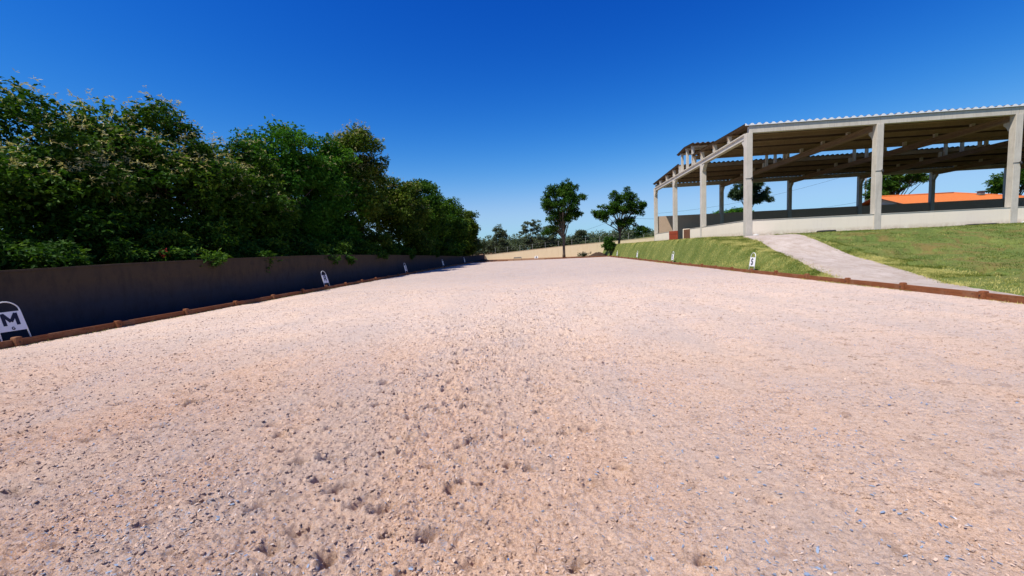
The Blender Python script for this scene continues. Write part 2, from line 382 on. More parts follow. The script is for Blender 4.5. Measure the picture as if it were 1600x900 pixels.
# ------------------------------------------------------------------ arena surface
def footing(x,y,fine=True):
    rough=S((fbm(x*.35+7,y*.35,3,21)-.42)/.2)                   # trampled patches
    near=S((6.5-y+0.5*np.minimum(0,-x))/7.0)
    trk=np.exp(-((x-(-.15+.05*(y-4)))/.9)**2)*S((16-y)/10)      # a ridden line up the middle
    rgh=np.clip(.22+.16*rough*S((14-y)/8)+.30*near*(.2+.8*S((1.8-x)/4))+.22*trk*(.5+rough),0,.75)
    z=.025*(fbm(x*.6,y*.6,3,1)-.5)+.022*rgh*(fbm(x*3.0,y*3.0,3,31)-.5)
    a=fbm(x*10,y*10,4,41); b=fbm(x*26+3,y*26,3,51)
    lump=np.clip(a-.47,0,1)*2
    wx=.35*(b-.5); z=z+rgh*(.016*lump**1.3+.016*(b-.5)+.014*cell(x*14+wx*2,y*18+wx,3)+.026*cell(x*34+wx*3,y*44,5))+.008*(b-.5)+.008*cell(x*24,y*32,9)
    c=fbm(x*14+9,y*14,3,61); z=z-rgh*.12*np.clip(.38-c,0,1)
    # faint curved drag marks where horses were lunged
    rr0=np.hypot(x+4.6,(y-5.2)*1.0); ring=np.exp(-((rr0-3.4)/.9)**2)
    z=z+ring*.0035*np.sin(rr0*2*math.pi/.21+4*fbm(x*.9,y*.9,2,71))
    return z,rgh
dist=2.0
ax=[0.];  
while ax[-1]<10.15: ax.append(ax[-1]+.0075+.0062*max(0,ax[-1]-1.0))
ax=np.array(ax); ax=ax/ax[-1]*10.12
gxs=np.r_[-ax[::-1],ax[1:]]
gy=[-6.,-5,-4,-3,-2,-1,-.5,-.2]
yy=0.; gys=list(gy)+[0.]
while gys[-1]<60.12: gys.append(gys[-1]+.0068+.0050*max(0,gys[-1]-0.2))
gys=np.array(gys); gys[-1]=60.12
AX,AY=np.meshgrid(gxs,gys); AZ,RG=footing(AX,AY)
rnd=np.random.RandomState(5)
def pit(cx,cy,rx,ry,dep,ang):
    ix=np.where(np.abs(gxs-cx)<3*max(rx,ry))[0]; iy=np.where(np.abs(gys-cy)<3*max(rx,ry))[0]
    if len(ix)<2 or len(iy)<2:return
    sl=np.ix_(iy,ix); x=AX[sl]-cx;y=AY[sl]-cy
    c,s=math.cos(ang),math.sin(ang);u=(x*c+y*s)/rx;v=(-x*s+y*c)/ry
    wob=1+.5*(fbm(AX[sl]*14,AY[sl]*14,2,int(cx*100)%97)-.5)
    r=np.sqrt(u*u+v*v)*wob
    steep=np.where(v>0,1.0,.55)                                  # the toe side is cut steeper
    AZ[sl]+= -dep*(1-S((r-.45)/(.50*(1.7-steep*.8))))+dep*.22*np.exp(-((r-1.35)/.28)**2)
k=0
pts=[]
for i in range(210):
    y=.1+ 15*rnd.rand()**1.4; x=(-.1+.05*(y-4))+rnd.randn()*(.45+.05*y); pts.append((x,y,1.15))
for i in range(230):
    y=.1+9*rnd.rand()**1.3; x=-8+9.5*rnd.rand(); pts.append((x,y,1.0))
for i in range(70):
    y=.2+12*rnd.rand(); x=0+9*rnd.rand(); pts.append((x,y,.45))
for i in range(520):
    y=9+34*rnd.rand(); x=-9+18*rnd.rand(); pts.append((x,y,1.1))
for x,y,s in pts:
    q_=rnd.rand()**1.5; pit(x,y,.045+.060*q_,.030+.034*q_,(.040+.055*rnd.rand())*s,rnd.randn()*.35+.35)
edge=S((10.12-np.abs(AX))/.15); AZ=AZ*(.3+.7*edge)-.01*(1-edge)
ar=grid('arena_surface',AX,AY,AZ,M['sand']); tag(ar,kind='structure')
def zat(x,y):
    i=np.clip(np.searchsorted(gxs,x),0,len(gxs)-1); j=np.clip(np.searchsorted(gys,y),0,len(gys)-1); return AZ[j,i]
# shreds of felt lying on the sand
def shreds(name,n,mat,size,seed,label,tilt=.25,lo=.44,cat='felt scraps',pw=2.2,rad=26):
    r=np.random.RandomState(seed)
    d=.0+rad*r.rand(n)**pw; a=r.rand(n)*1.9-1.0
    x=CAM[0]+(d+2)*np.sin(a)*1.15; y=CAM[1]+1.2+(d+.2)*1.0*np.cos(a)+.2*r.rand(n)
    keep=(np.abs(x)<9.9)&(y>0)&(fbm(x*1.3,y*1.3,3,seed)+.25*(r.rand(n)-.5)>lo); x=x[keep];y=y[keep];n=len(x)
    z=zat(x,y)+.002
    L=size*(.4+1.2*r.rand(n)**2); W_=L*(.12+.5*r.rand(n)**1.5); t=r.rand(n)*6.28; tx=r.randn(n); ty=r.randn(n)
    base=np.array([(-.5,-.3),(.1,-.5),(.5,-.1),(.2,.4),(-.4,.5)])
    P=np.zeros((n,5,3))
    for k,(u,v) in enumerate(base):
        uu_=u*(1+.6*(r.rand(n)-.5))*L; vv_=v*(1+.6*(r.rand(n)-.5))*W_
        P[:,k,0]=x+uu_*np.cos(t)-vv_*np.sin(t);P[:,k,1]=y+uu_*np.sin(t)+vv_*np.cos(t);P[:,k,2]=z+.002+tilt*(u*L*tx+v*W_*ty)+tilt*L*.35
    F=np.arange(n*5).reshape(n,5)
    o=npmesh(name,P.reshape(-1,3),F,mat); return tag(o,label,cat,kind='stuff')
shreds('blue_felt_scraps',1500,M['shred'],.016,3,'torn scraps of blue felt mixed into the pink sand')
shreds('grey_felt_scraps',4500,M['shredg'],.016,4,'torn scraps of dark grey felt mixed into the pink sand')
shreds('slate_felt_scraps',15000,M['shreds2'],.019,31,'muted slate blue felt scraps lying in drifts over the smoother sand',lo=.47,pw=1.5,rad=22)
shreds('sand_flakes',60000,M['flake'],.017,32,'thin pale flakes of crusted sand lifted by hooves',tilt=.38,lo=.44,cat='sand flakes',pw=1.7,rad=17)
shreds('pale_felt_scraps',4000,M['shredw'],.013,6,'pale torn fibre scraps scattered over the pink sand')
# clods
def clods(n,seed):
    r=np.random.RandomState(seed)
    bm=bmesh.new(); bmesh.ops.create_icosphere(bm,subdivisions=1,radius=1); base=np.array([v.co[:] for v in bm.verts]);fc=np.array([[v.index for v in f.verts] for f in bm.faces]);bm.free()
    y=.05+16*r.rand(n*3)**1.9; x=-9+18*r.rand(n*3)
    rg=footing(x,y)[1]; k=(r.rand(n*3)<.12+rg**1.3)&(np.abs(x)<9.8); x=x[k][:n];y=y[k][:n];n=len(x)
    s=(.003+.009*r.rand(n)**3)*(1+.05*y)
    V=base[None]*(1+.35*(r.rand(n,len(base),1)-.5))*s[:,None,None]*np.stack([.7+.8*r.rand(n),.7+.8*r.rand(n),.5+.5*r.rand(n)],-1)[:,None]
    V=V+np.stack([x,y,zat(x,y)+s*.3],-1)[:,None]
    F=(fc[None]+(np.arange(n)*len(base))[:,None,None]).reshape(-1,3)
    return tag(npmesh('sand_clods',V.reshape(-1,3),F,M['sand']),'small crumbling clods of pink sand on the trampled footing','sand clods',kind='stuff')
clods(60000,8)
# ------------------------------------------------------------------ grass blades
def blades(name,x,y,z,h,wd,seed,mat,label):
    r=np.random.RandomState(seed);n=len(x); t=r.rand(n)*6.28; lean=r.rand(n)*.9; la=r.randn(n)*.7+.6
    P=np.zeros((n,3,3)); dx=np.cos(t)*wd/2;dy=np.sin(t)*wd/2
    P[:,0]=np.stack([x-dx,y-dy,z],-1);P[:,1]=np.stack([x+dx,y+dy,z],-1)
    P[:,2]=np.stack([x+np.cos(la)*lean*h,y+np.sin(la)*lean*h,z+h*(1-.4*lean)],-1)
    o=npmesh(name,P.reshape(-1,3),np.arange(n*3).reshape(n,3),mat)
    tn=np.clip(.45+1.5*(fbm(x*1.5+y*.6,y*1.3-x*.5,5,33)-.5)+.26*r.randn(n)+np.where(x<14.2,.24,-.16),0,1); attr(o,'tint',np.repeat(tn,3))
    return tag(o,label,'grass',kind='stuff')
r=np.random.RandomState(11)
n=520000; u=r.rand(n)
x=10.25+np.where(u<.6,4.2*r.rand(n),26*r.rand(n)**1.3); y=np.where(u<.6,12+52*r.rand(n)**1.3,4+23.4*r.rand(n)**.8)
z=terrain(x,y); keep=(inpath(x,y)<.05)&~((x>14.2)&(y>27.6))&(x<10.3+36*S((y-3)/25)+8*(y<50)); x,y,z=x[keep],y[keep],z[keep]
worn=(fbm(x*.9+2,y*1.6,4,77)>.53)&(x>13.5); kk=~worn|(r.rand(len(x))<.25); x,y,z=x[kk],y[kk],z[kk]
hh=(.030+.050*r.rand(len(x))**1.5)*(.6+.9*fbm(x*3,y*3,3,44))
blades('grass',x,y,z-.005,hh,.010+.010*r.rand(len(x)),12,M['blade'],'short mown grass covering the bank beside the arena')
# weeds along the rail foot and path edges
n=5200; y=2+40*r.rand(n)**1.3; x=9.93+.07*r.randn(n)*.6; k=fbm(x*0+3,y*1.1,3,5)>.42; x,y=x[k],y[k]
x2=-9.9+.05*r.randn(1400); y2=3+20*r.rand(1400); 
x=np.r_[x,x2];y=np.r_[y,y2]
blades('weeds',x,y,np.zeros(len(x))-.005,.02+.06*r.rand(len(x))**2,.012,14,M['blade'],'sparse weeds sprouting along the foot of the timber edging')
r=np.random.RandomState(21); xx3=[];yy3=[]
for Pc,sg in ((PLs,-1),(PRs,1)):
    k=r.randint(0,len(Pc)-45,3600); f=r.rand(3600)[:,None]; p=Pc[k]*(1-f)+Pc[k+1]*f
    xx3.append(p[:,0]+sg*(.02+.10*r.randn(3600))); yy3.append(p[:,1]+.05*r.randn(3600))
xx3=np.concatenate(xx3);yy3=np.concatenate(yy3); kk=(xx3>10.2)&(fbm(xx3*3,yy3*3,3,2)>.40)&(yy3<27.4); xx3=xx3[kk];yy3=yy3[kk]
blades('ragged_grass_edge',xx3,yy3,terrain0(xx3,yy3),.05+.07*r.rand(len(xx3)),.014,22,M['blade'],'ragged grass spilling over both edges of the gravel path')
# ------------------------------------------------------------------ timber edging
def edging(name,label,x0,y0,x1,y1,side,first,step,zfun=None):
    L=math.hypot(x1-x0,y1-y0); dx,dy=(x1-x0)/L,(y1-y0)/L; rz=math.atan2(dy,dx); nx,ny=-dy*side,dx*side
    root=empty(name,(x0,y0,0),0,label,'timber edging','timber edging round the arena')
    n=int((L-first)//step)+1; cuts=[0]+[first+i*step for i in range(n)]+[L]
    rn=random.Random(hash(label)%1000 if False else int(L*10)+side)
    for a,b in zip(cuts,cuts[1:]):
        if b-a<.25: continue
        mb=MB(); c=(a+b)/2; tl=rn.uniform(-.006,.006)
        mb.box((dx*c+nx*.04,dy*c+ny*.04,.07+rn.uniform(-.006,.006)),(b-a-.012,.055,.15),rz,ry=0,rx=tl*5,bev=.008)
        mb.build('plank',M['wood'],root)
    for i in range(n):
        a=first+i*step; mb=MB(); h=.205+rn.uniform(-.02,.02)
        mb.box((dx*a-nx*.02+nx*.03,dy*a-ny*.02+ny*.03,h/2-.04),(.115+rn.uniform(-.012,.012),.13,h+.08),rz+rn.uniform(-.06,.06),bev=.03)
        p=mb.build('post',M['wood'],root)
        if side*1 and abs(a)<24:
            bb=MB(); bb.tube([(dx*a-nx*.058,dy*a-ny*.058,.09),(dx*a-nx*.075,dy*a-ny*.075,.09)],.012,8); bb.build('bolt',M['iron'],p)
    return root
edging('timber_edging','long red-brown timber edging along the shaded left side of the arena, under the trees',-10.03,2.0,-10.03,60.03,1,2.0,2.0)
edging('timber_edging','long red-brown timber edging along the sunlit right side of the arena, below the grass bank',10.03,2.12,10.03,60.03,-1,2.0,2.0)
edging('timber_edging','short timber edging across the far end of the arena, left of the entrance gap',-9.9,60.06,-4.9,60.06,1,1.0,2.0)
edging('timber_edging','short timber edging across the far end of the arena, right of the entrance gap',.6,60.06,9.9,60.06,1,1.2,2.0)
# ------------------------------------------------------------------ letter boards
def arc(cx,cy_,rx,ry,a0,a1,n=9): return [(cx+rx*math.cos(R(a0+(a1-a0)*k/n)),cy_+ry*math.sin(R(a0+(a1-a0)*k/n))) for k in range(n+1)]
GL={'M':[[(0,0),(0,1)],[(0,.97),(.42,.30)],[(.42,.30),(.84,.97)],[(.84,1),(.84,0)]],
'R':[[(0,0),(0,1)],[(0,.96)]+arc(.36,.72,.27,.24,90,-90)+[(0,.48)],[(.30,.48),(.66,0)]],
'B':[[(0,0),(0,1)],[(0,.96)]+arc(.34,.73,.25,.23,90,-90)+[(0,.5)],[(0,.5)]+arc(.36,.27,.28,.23,90,-90)+[(0,.04)]],
'P':[[(0,0),(0,1)],[(0,.96)]+arc(.36,.70,.28,.26,90,-90)+[(0,.44)]],
'F':[[(0,0),(0,1)],[(0,.94),(.6,.94)],[(0,.52),(.5,.52)]],
'E':[[(0,0),(0,1)],[(0,.94),(.6,.94)],[(0,.51),(.5,.51)],[(0,.06),(.6,.06)]],
'S':[arc(.32,.73,.26,.23,25,270)+arc(.32,.27,.27,.23,90,-155)],
'V':[[(0,1),(.34,.04)],[(.34,.04),(.68,1)]],'K':[[(0,0),(0,1)],[(.03,.42),(.62,1)],[(.20,.56),(.66,0)]],
'A':[[(0,0),(.36,.98)],[(.36,.98),(.72,0)],[(.15,.32),(.57,.32)]],'I':[[(.1,0),(.1,1)]],
'G':[arc(.36,.5,.34,.46,40,360)+[(.42,.5)]]}
def letter_mesh(name,ch,h,bold,parent,mat,M4):
    st=GL[ch]; xs_=[p[0] for q in st for p in q]; cx=(min(xs_)+max(xs_))/2; V=[];F=[]; lay=0
    for q in st:
        for (x0_,y0_),(x1_,y1_) in zip(q,q[1:]):
            p0=Vector(((x0_-cx)*h,(y0_-.5)*h)); p1=Vector(((x1_-cx)*h,(y1_-.5)*h)); d=(p1-p0)
            if d.length<1e-6: continue
            d.normalize(); n_=Vector((-d.y,d.x))*bold*h/2; e_=d*(bold*h*.12 if len(q)>2 else 0); z_=.0012+.00025*lay; lay+=1; k=len(V)
            for zz in (0,z_):
                for p,sg in ((p0-e_,1),(p1+e_,1),(p1+e_,-1),(p0-e_,-1)): V.append(((p+n_*sg).x,(p+n_*sg).y,zz))
            F+=[(k+4,k+7,k+6,k+5),(k,k+1,k+2,k+3)]+[(k+i,k+4+i,k+4+(i+1)%4,k+(i+1)%4) for i in range(4)]
    me=D.meshes.new(name); me.from_pydata(V,[],F); me.transform(M4); me.update(); me.materials.append(mat)
    o=D.objects.new(name,me); COL.objects.link(o); o.parent=parent; return o
def sign(letter,small,x,y,face,lean,label,z=0,wd=.43,ht=.93,bz=None):
    """face: world angle the board looks to; board local: X=width, -Y=front"""
    root=empty('letter_sign',(x,y,z),face+math.pi/2,label,'letter sign','arena letter signs')
    T=Matrix.Rotation(-lean,4,'X')
    def tp(p): return T@Vector(p)
    hw=wd/2; top=ht-hw*.95
    pts=[(-hw*1.12,0,0),(-hw*1.06,0,top*.5),(-hw,0,top)]
    for k in range(1,12):
        a=math.pi*(1-k/12); pts.append((hw*math.cos(a),0,top+hw*.95*math.sin(a)))
    pts+=[(hw,0,top),(hw*1.06,0,top*.5),(hw*1.12,0,0)]
    MB().tube([tp(p) for p in pts],.0125,8).build('frame',M['white'],root)
    b0,b1=ht*.33,ht*.77
    mb=MB(); 
    prof=[(-hw*1.07,b0),(hw*1.07,b0),(hw*1.0,b1),(-hw*1.0,b1)]
    mb.prism(prof,lambda u,v,t:tp((u,t,v)),-.018,-.010)
    bo=mb.build('board',M['board'],root)
    def LM(cx,cz): return T@Matrix.Translation((cx,-.0195,cz))@Matrix.Rotation(math.pi/2,4,'X')
    if letter:
        letter_mesh('letter',letter,.255 if small else .27,.24,bo,M['ink'],LM(-.0,b0+(b1-b0)*(.60 if small else .52)))
    if small: letter_mesh('small_letter',small,.062,.26,bo,M['ink'],LM(.0,b0+(b1-b0)*.13))
    return root
XL=-10.17; XR=10.17
sign('M','G',XL,6.12,0,.24,'white letter sign reading M in the shade, nearest sign behind the left edging')
sign('R','I',XL,18.4,0,.24,'white letter sign reading R before the dark left wall')
sign('B',None,XL,30.4,0,.2,'white letter sign reading B in front of the shaded left wall, third from the camera')
sign('P',None,XL,42.4,0,.18,'white letter sign reading P by the left wall above the tree shadow')
sign('F',None,XL,54.4,0,.18,'white letter sign reading F by the left wall near the far corner')
for L_,y_,lb in (('S',18.45,'white letter sign reading S under the grass bank, nearest on the right side'),('E',30.45,'white letter sign reading E under the grass bank, second on the right'),('V',42.45,'white letter sign reading V on the grass bank, third on the right side'),('K',54.45,'white letter sign reading K at the far right corner by the spreading tree')):
    sign(L_,None,XR,y_,math.pi,.13,lb,z=float(terrain0(np.array(XR),np.array(y_)))-.02)
sign('A',None,-.6,60.7,-math.pi/2,.15,'low white letter sign reading A beside the entrance gap at the far end',wd=.5,ht=.66)
# low hurdle frame at the far end
hz=empty('hurdle_frame',(-3.4,60.6,0),0,'small dark-topped metal hurdle frame standing at the far end of the arena','hurdle')
MB().tube([(-.62,0,0),(-.55,0,.50),(.55,0,.50),(.62,0,0)],.03,8).build('frame',M['post'],hz)
MB().box((0,0,.40),(1.06,.03,.13)).build('panel',M['post'],hz)
# ------------------------------------------------------------------ boundary walls
def swept_wall(name,label,cat,pts,thick,mat,capmat,base=-.5,seg=1.5,group=None):
    """pts: (x,y,ztop)"""
    root=empty(name,(pts[0][0],pts[0][1],0),0,label,cat,group)
    P=np.array(pts,float); d=np.r_[0,np.cumsum(np.linalg.norm(np.diff(P[:,:2],axis=0),axis=1))]
    n=max(2,int(d[-1]/seg)); q=np.linspace(0,d[-1],n)
    Q=np.stack([np.interp(q,d,P[:,k]) for k in range(3)],-1)-np.array([pts[0][0],pts[0][1],0])
    Tn=np.gradient(Q[:,:2],axis=0); Tn/=np.linalg.norm(Tn,axis=1)[:,None]; N=np.stack([-Tn[:,1],Tn[:,0]],-1)
    def strip(w_,z0,z1,nm,mt):
        V=[];F=[]
        for i in range(n):
            for s,zz in ((-1,z0[i]),(1,z0[i]),(1,z1[i]),(-1,z1[i])): V.append((*(Q[i,:2]+s*N[i]*w_/2),zz))
        for i in range(n-1):
            for k in range(4): a=i*4+k;b=i*4+(k+1)%4; F.append((a,b,b+4,a+4))
        F+= [(3,2,1,0),((n-1)*4,(n-1)*4+1,(n-1)*4+2,(n-1)*4+3)]
        me=D.meshes.new(nm); me.from_pydata(V,[],F); me.update(); me.materials.append(mt)
        o=D.objects.new(nm,me); COL.objects.link(o); o.parent=root; return o
    strip(thick,np.full(n,base),Q[:,2]-.05,'wall',mat)
    strip(thick+.06,Q[:,2]-.048,Q[:,2],'coping',capmat)
    return root
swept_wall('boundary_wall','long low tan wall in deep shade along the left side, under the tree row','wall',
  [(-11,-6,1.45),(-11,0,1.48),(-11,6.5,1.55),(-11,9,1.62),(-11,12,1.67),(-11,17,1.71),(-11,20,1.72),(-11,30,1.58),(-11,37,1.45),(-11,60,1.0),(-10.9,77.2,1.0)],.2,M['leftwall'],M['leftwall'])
swept_wall('boundary_wall','sunlit tan wall rising to the right beyond the far end of the arena','wall',
  [(-10.7,77.4,1.02),(-9.5,77.2,1.03),(4.0,73.4,1.97),(18.9,68.6,2.72),(26,67,2.9)],.2,M['farwall'],M['farwall'],base=-.6)
# ------------------------------------------------------------------ riding hall
TH=-.019; A_=7.939; G_=8.301; NB_=6
hall=empty('open_riding_hall',(14.397,27.853,0),TH,'large open-sided concrete riding hall with corrugated roof and low cream walls on the right','hall')
GZ=1.2   # below grade
zb=8.5
# columns (local coords: x along the front, y into depth)
def column(x,y,w_=.40,d_=.40,side=None,lamp=False,top=zb):
    mb=MB(); mb.box((x,y,(top+GZ)/2),(w_,d_,top-GZ),bev=.02)
    c=mb.build('column',M['conc'],hall)
    return c
def corbel(par,x,y,dx,dy,z):
    # curved haunch under the beam
    mb=MB(); prof=[(0,0),(.42,0),(.42,-.14),(.30,-.24),(.20,-.36),(.13,-.52),(0,-.62)]
    L=math.hypot(dx,dy); ux,uy=dx/L,dy/L; px_,py_=-uy,ux
    mb.prism(prof,lambda u,v,t:(x+ux*(.195+u)+px_*t,y+uy*(.195+u)+py_*t,z+v),-.14,.14); return mb.build('corbel',M['conc'],par)
Wd=3*G_
for i in range(NB_+1):
    for j in ((0,1,2,3) if i in (0,NB_) else (0,3)):
        y=j*G_ ; c=column(i*A_,y,top=zb if j in (0,3) else 8.14)
        if j==0:
            corbel(c,i*A_,y,0,1,8.14)
            if i<4:
                lp=MB(); lp.tube([(i*A_-.24,y-.205,5.55),(i*A_+.16,y-.215,5.56)],.015,6); lp.tube([(i*A_+.16,y-.22,5.62),(i*A_+.165,y-.26,5.50),(i*A_+.165,y-.24,5.38)],[.05,.06,.035],8)
                lp.build('cable_bracket',M['iron'],c)
        elif j==3: corbel(c,i*A_,y,0,-1,8.14)
        elif i==0: corbel(c,i*A_,y,0,-1,8.14)
# frame beams: I-section, level
for i in range(NB_+1):
    prof=[(-.17,0),(.17,0),(.17,.10),(.085,.14),(.085,.29),(.17,.33),(.17,.41),(-.17,.41),(-.17,.33),(-.085,.29),(-.085,.14),(-.17,.10)]
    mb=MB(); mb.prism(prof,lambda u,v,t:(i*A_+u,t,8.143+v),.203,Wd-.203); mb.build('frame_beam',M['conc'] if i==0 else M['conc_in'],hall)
# roof heights
zE=9.03; tE=1.26*G_; zR=9.36
def zroof(y):
    y=min(y,Wd-y); return zE+(zR-zE)*y/tE
# eave beams
for j,(yy_) in enumerate((0,Wd)):
    for i in range(NB_):
        mb=MB(); mb.box(((i+.5)*A_,yy_,8.73),(A_-.012,.30,.455),bev=.012); mb.build('eave_beam',M['conc'],hall)
# purlins and stub posts
pr=[G_/3*k for k in (1,2,3)]+[tE-.12]
ply=pr+[Wd-p for p in pr]
for y in ply:
    mb=MB(); zt=zroof(y)-.045
    mb.prism([(-.10,0),(.10,0),(.10,-.05),(.045,-.09),(.045,-.30),(-.045,-.30),(-.045,-.09),(-.10,-.05)],lambda u,v,t:(t,y+u*1.3,zt+v*1.1),-.22,NB_*A_+.22)
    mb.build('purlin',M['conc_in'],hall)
    for i in range(NB_+1):
        z0=8.556; z1=zt-.302
        if z1-z0>.03:
            mb=MB(); mb.box((i*A_,y,(z0+z1)/2),(.2,.2,z1-z0-.002)); mb.build('stub_post',M['conc'],hall)
        if i in (0,NB_):
            sgn=-1 if i==0 else 1
            mb=MB(); mb.box((i*A_+sgn*.06,y,(z0+zt)/2),(.24,.22,zt-z0-.004)); mb.build('stub_post',M['conc'],hall)
# corrugated roof sheets
def corr(name,x0,x1,y0,y1,z0,z1,pitch=.44,amp=.045,thick=.02):
    n=int((x1-x0)/pitch)*8+1; xx=np.linspace(x0,x1,n); ph=(xx-x0)/pitch*2*math.pi
    wv=amp*np.clip(np.cos(ph)*1.35,-1,1)**1
    rows=[]
    L=np.linspace(0,1,6)
    def sh(dz): 
        return [np.stack([xx,np.full(n,y0+(y1-y0)*t),z0+(z1-z0)*t+wv+dz],-1) for t in L]
    top=sh(0);bot=sh(-thick)[::-1]; loop=top+bot
    V=np.concatenate(loop); i=np.arange(len(loop)*n).reshape(len(loop),n); i2=np.roll(i,-1,axis=0)
    F=np.stack([i[:,:-1],i[:,1:],i2[:,1:],i2[:,:-1]],-1).reshape(-1,4)
    return npmesh(name,V,F,M['roof'],hall,smooth=False)
x0,x1=-.30,NB_*A_+.30
corr('roof_sheet',x0,x1,-.22,tE,zE+.01,zR+.03,amp=.055)
n_=int((x1-x0)/.44)*8+1; xx_=np.linspace(x0,x1,n_); wv_=.055*np.clip(np.cos((xx_-x0)/.44*2*math.pi)*1.35,-1,1)+zE+.01
V_=np.concatenate([np.stack([xx_,np.full(n_,yy0),zz_],-1) for yy0,zz_ in ((-.235,np.full(n_,8.96)),(-.235,wv_+.012),(-.225,wv_+.012),(-.225,np.full(n_,8.96)))])
i_=np.arange(4*n_).reshape(4,n_); F_=np.concatenate([np.stack([i_[k,:-1],i_[k,1:],i_[(k+1)%4,1:],i_[(k+1)%4,:-1]],-1).reshape(-1,4) for k in range(4)])
npmesh('eave_closure',V_,F_,M['white'],hall)
corr('roof_sheet',x0,x1,Wd+.22,Wd-tE,zE+.01,zR+.03,amp=.055)
# ridge monitor
mz=10.30
for i in range(NB_+1):
    for t,zz in ((1.31,mz-.12),(1.5,mz+.02),(1.69,mz-.12)):
        mb=MB(); mb.box((i*A_,t*G_,(8.556+zz)/2),(.2,.2,zz-8.556)); mb.build('monitor_post',M['conc'],hall)
for t,zz in ((1.31,mz-.12),(1.5,mz+.02),(1.69,mz-.12)):
    mb=MB(); mb.box((NB_*A_/2,t*G_,zz+.07),(NB_*A_+.3,.16,.138)); mb.build('monitor_purlin',M['conc'],hall)
corr('monitor_roof_sheet',x0,x1,1.20*G_,1.5*G_-.01,mz+.08,mz+.27,amp=.05)
corr('monitor_roof_sheet',x0,x1,1.80*G_,1.5*G_+.01,mz+.08,mz+.27,amp=.05)
# low walls
def wallbox(x0,x1,y0,y1,z0,z1,lab=None):
    mb=MB(); mb.box(((x0+x1)/2,(y0+y1)/2,(z0+z1)/2),(x1-x0,y1-y0,z1-z0),bev=.01); o=mb.build('low_wall',M['wall'],hall)
    if lab:o['label']=lab
    mb=MB(); mb.box(((x0+x1)/2,(y0+y1)/2,z1+.017),(x1-x0+.05,y1-y0+.05,.03)); mb.build('coping',M['conc'],o)
    return o
for i in range(NB_):
    wallbox(i*A_+.203,(i+1)*A_-.203,-.165,.03,1.1,2.80)
fy=-.02
# gable side with a gateway between t=1.36 and t=2.09
wallbox(-.165,.03,.203,G_-.203,1.1,2.80); wallbox(-.168,.028,G_-.2,1.36*G_,1.1,2.803)
wallbox(-.165,.03,2.09*G_,3*G_-.203,1.1,2.80)
for i in range(NB_): 
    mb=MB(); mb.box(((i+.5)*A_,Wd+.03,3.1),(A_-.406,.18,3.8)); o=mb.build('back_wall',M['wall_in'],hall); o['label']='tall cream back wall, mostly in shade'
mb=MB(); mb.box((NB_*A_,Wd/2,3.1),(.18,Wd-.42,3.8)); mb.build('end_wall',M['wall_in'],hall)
# gate leaves and pillar
g1=MB(); g1.box((-.25,2.04*G_-.55,2.25),(.06,1.25,1.15),rz=R(28),bev=.01); gt=g1.build('gate',M['door'],hall)
for k in (-.3,.3):
    b_=MB(); b_.box((-.29,2.04*G_-.55,2.25+k),(.03,1.2,.09),rz=R(28)); b_.build('rail',M['door'],gt)
g2=MB(); g2.box((-.22,1.45*G_,2.2),(.06,1.3,1.2),rz=R(8),bev=.01); g2.build('gate',M['brown'],hall)
g3=MB(); g3.box((1.9,1.95*G_,2.35),(.3,2.4,1.3),rz=R(60),bev=.02); g3.build('inner_pillar',M['wall'],hall)
# floor
mb=MB(); mb.box((NB_*A_/2,Wd/2,1.5),(NB_*A_-.5,Wd-.5,.34)); fl=mb.build('sand_floor',M['path'],hall)
# drain covers and stones at the hall's foot
def local(x,y): 
    c,s=math.cos(TH),math.sin(TH); return 14.397+c*x-s*y,27.853+s*x+c*y
for (lx,ly,lb,wd_) in ((4.5,-.75,'dark drain cover in the grass by the hall wall, left of the middle column',.9),(13.6,-.7,'long dark drain cover in the grass by the hall wall, near the right column',1.5)):
    gx,gy=local(lx,ly); zz=float(terrain(np.array(gx),np.array(gy)))
    mb=MB(); mb.box((0,0,.05),(wd_,.5,.10),bev=.02); 
    for k in range(4): mb.box((0,-.18+k*.12,.106),(wd_*.9,.05,.018))
    o=mb.build('drain_cover',M['iron'],None,(gx,gy,zz)); tag(o,lb,'drain cover','drain covers by the hall')
def rock(loc,s,label,seed,group=None):
    bm=bmesh.new(); bmesh.ops.create_icosphere(bm,subdivisions=3,radius=1); rn=random.Random(seed)
    ph=[Vector((rn.uniform(-1,1),rn.uniform(-1,1),rn.uniform(-1,1))).normalized() for _ in range(7)]
    for v in bm.verts:
        f=1.0
        for p in ph:
            d=v.co.normalized().dot(p)
            if d>.72: f=min(f,.72/d+.02)
        v.co=v.co*f; v.co.x*=s[0];v.co.y*=s[1];v.co.z*=s[2]
    me=D.meshes.new('stone'); bm.to_mesh(me); bm.free(); me.materials.append(M['stone']); o=D.objects.new('stone',me); COL.objects.link(o); o.location=loc
    return tag(o,label,'stone',group)
for lx,ly,s,lb in ((.32,-.42,(.24,.12,.09),'flat white stone at the foot of the hall corner column'),(16.3,-.45,(.26,.13,.09),'flat white stone at the foot of the right hall column')):
    gx,gy=local(lx,ly); rock((gx,gy,float(terrain(np.array(gx),np.array(gy)))+.04),s,lb,int(lx*10),'white stones by the columns')
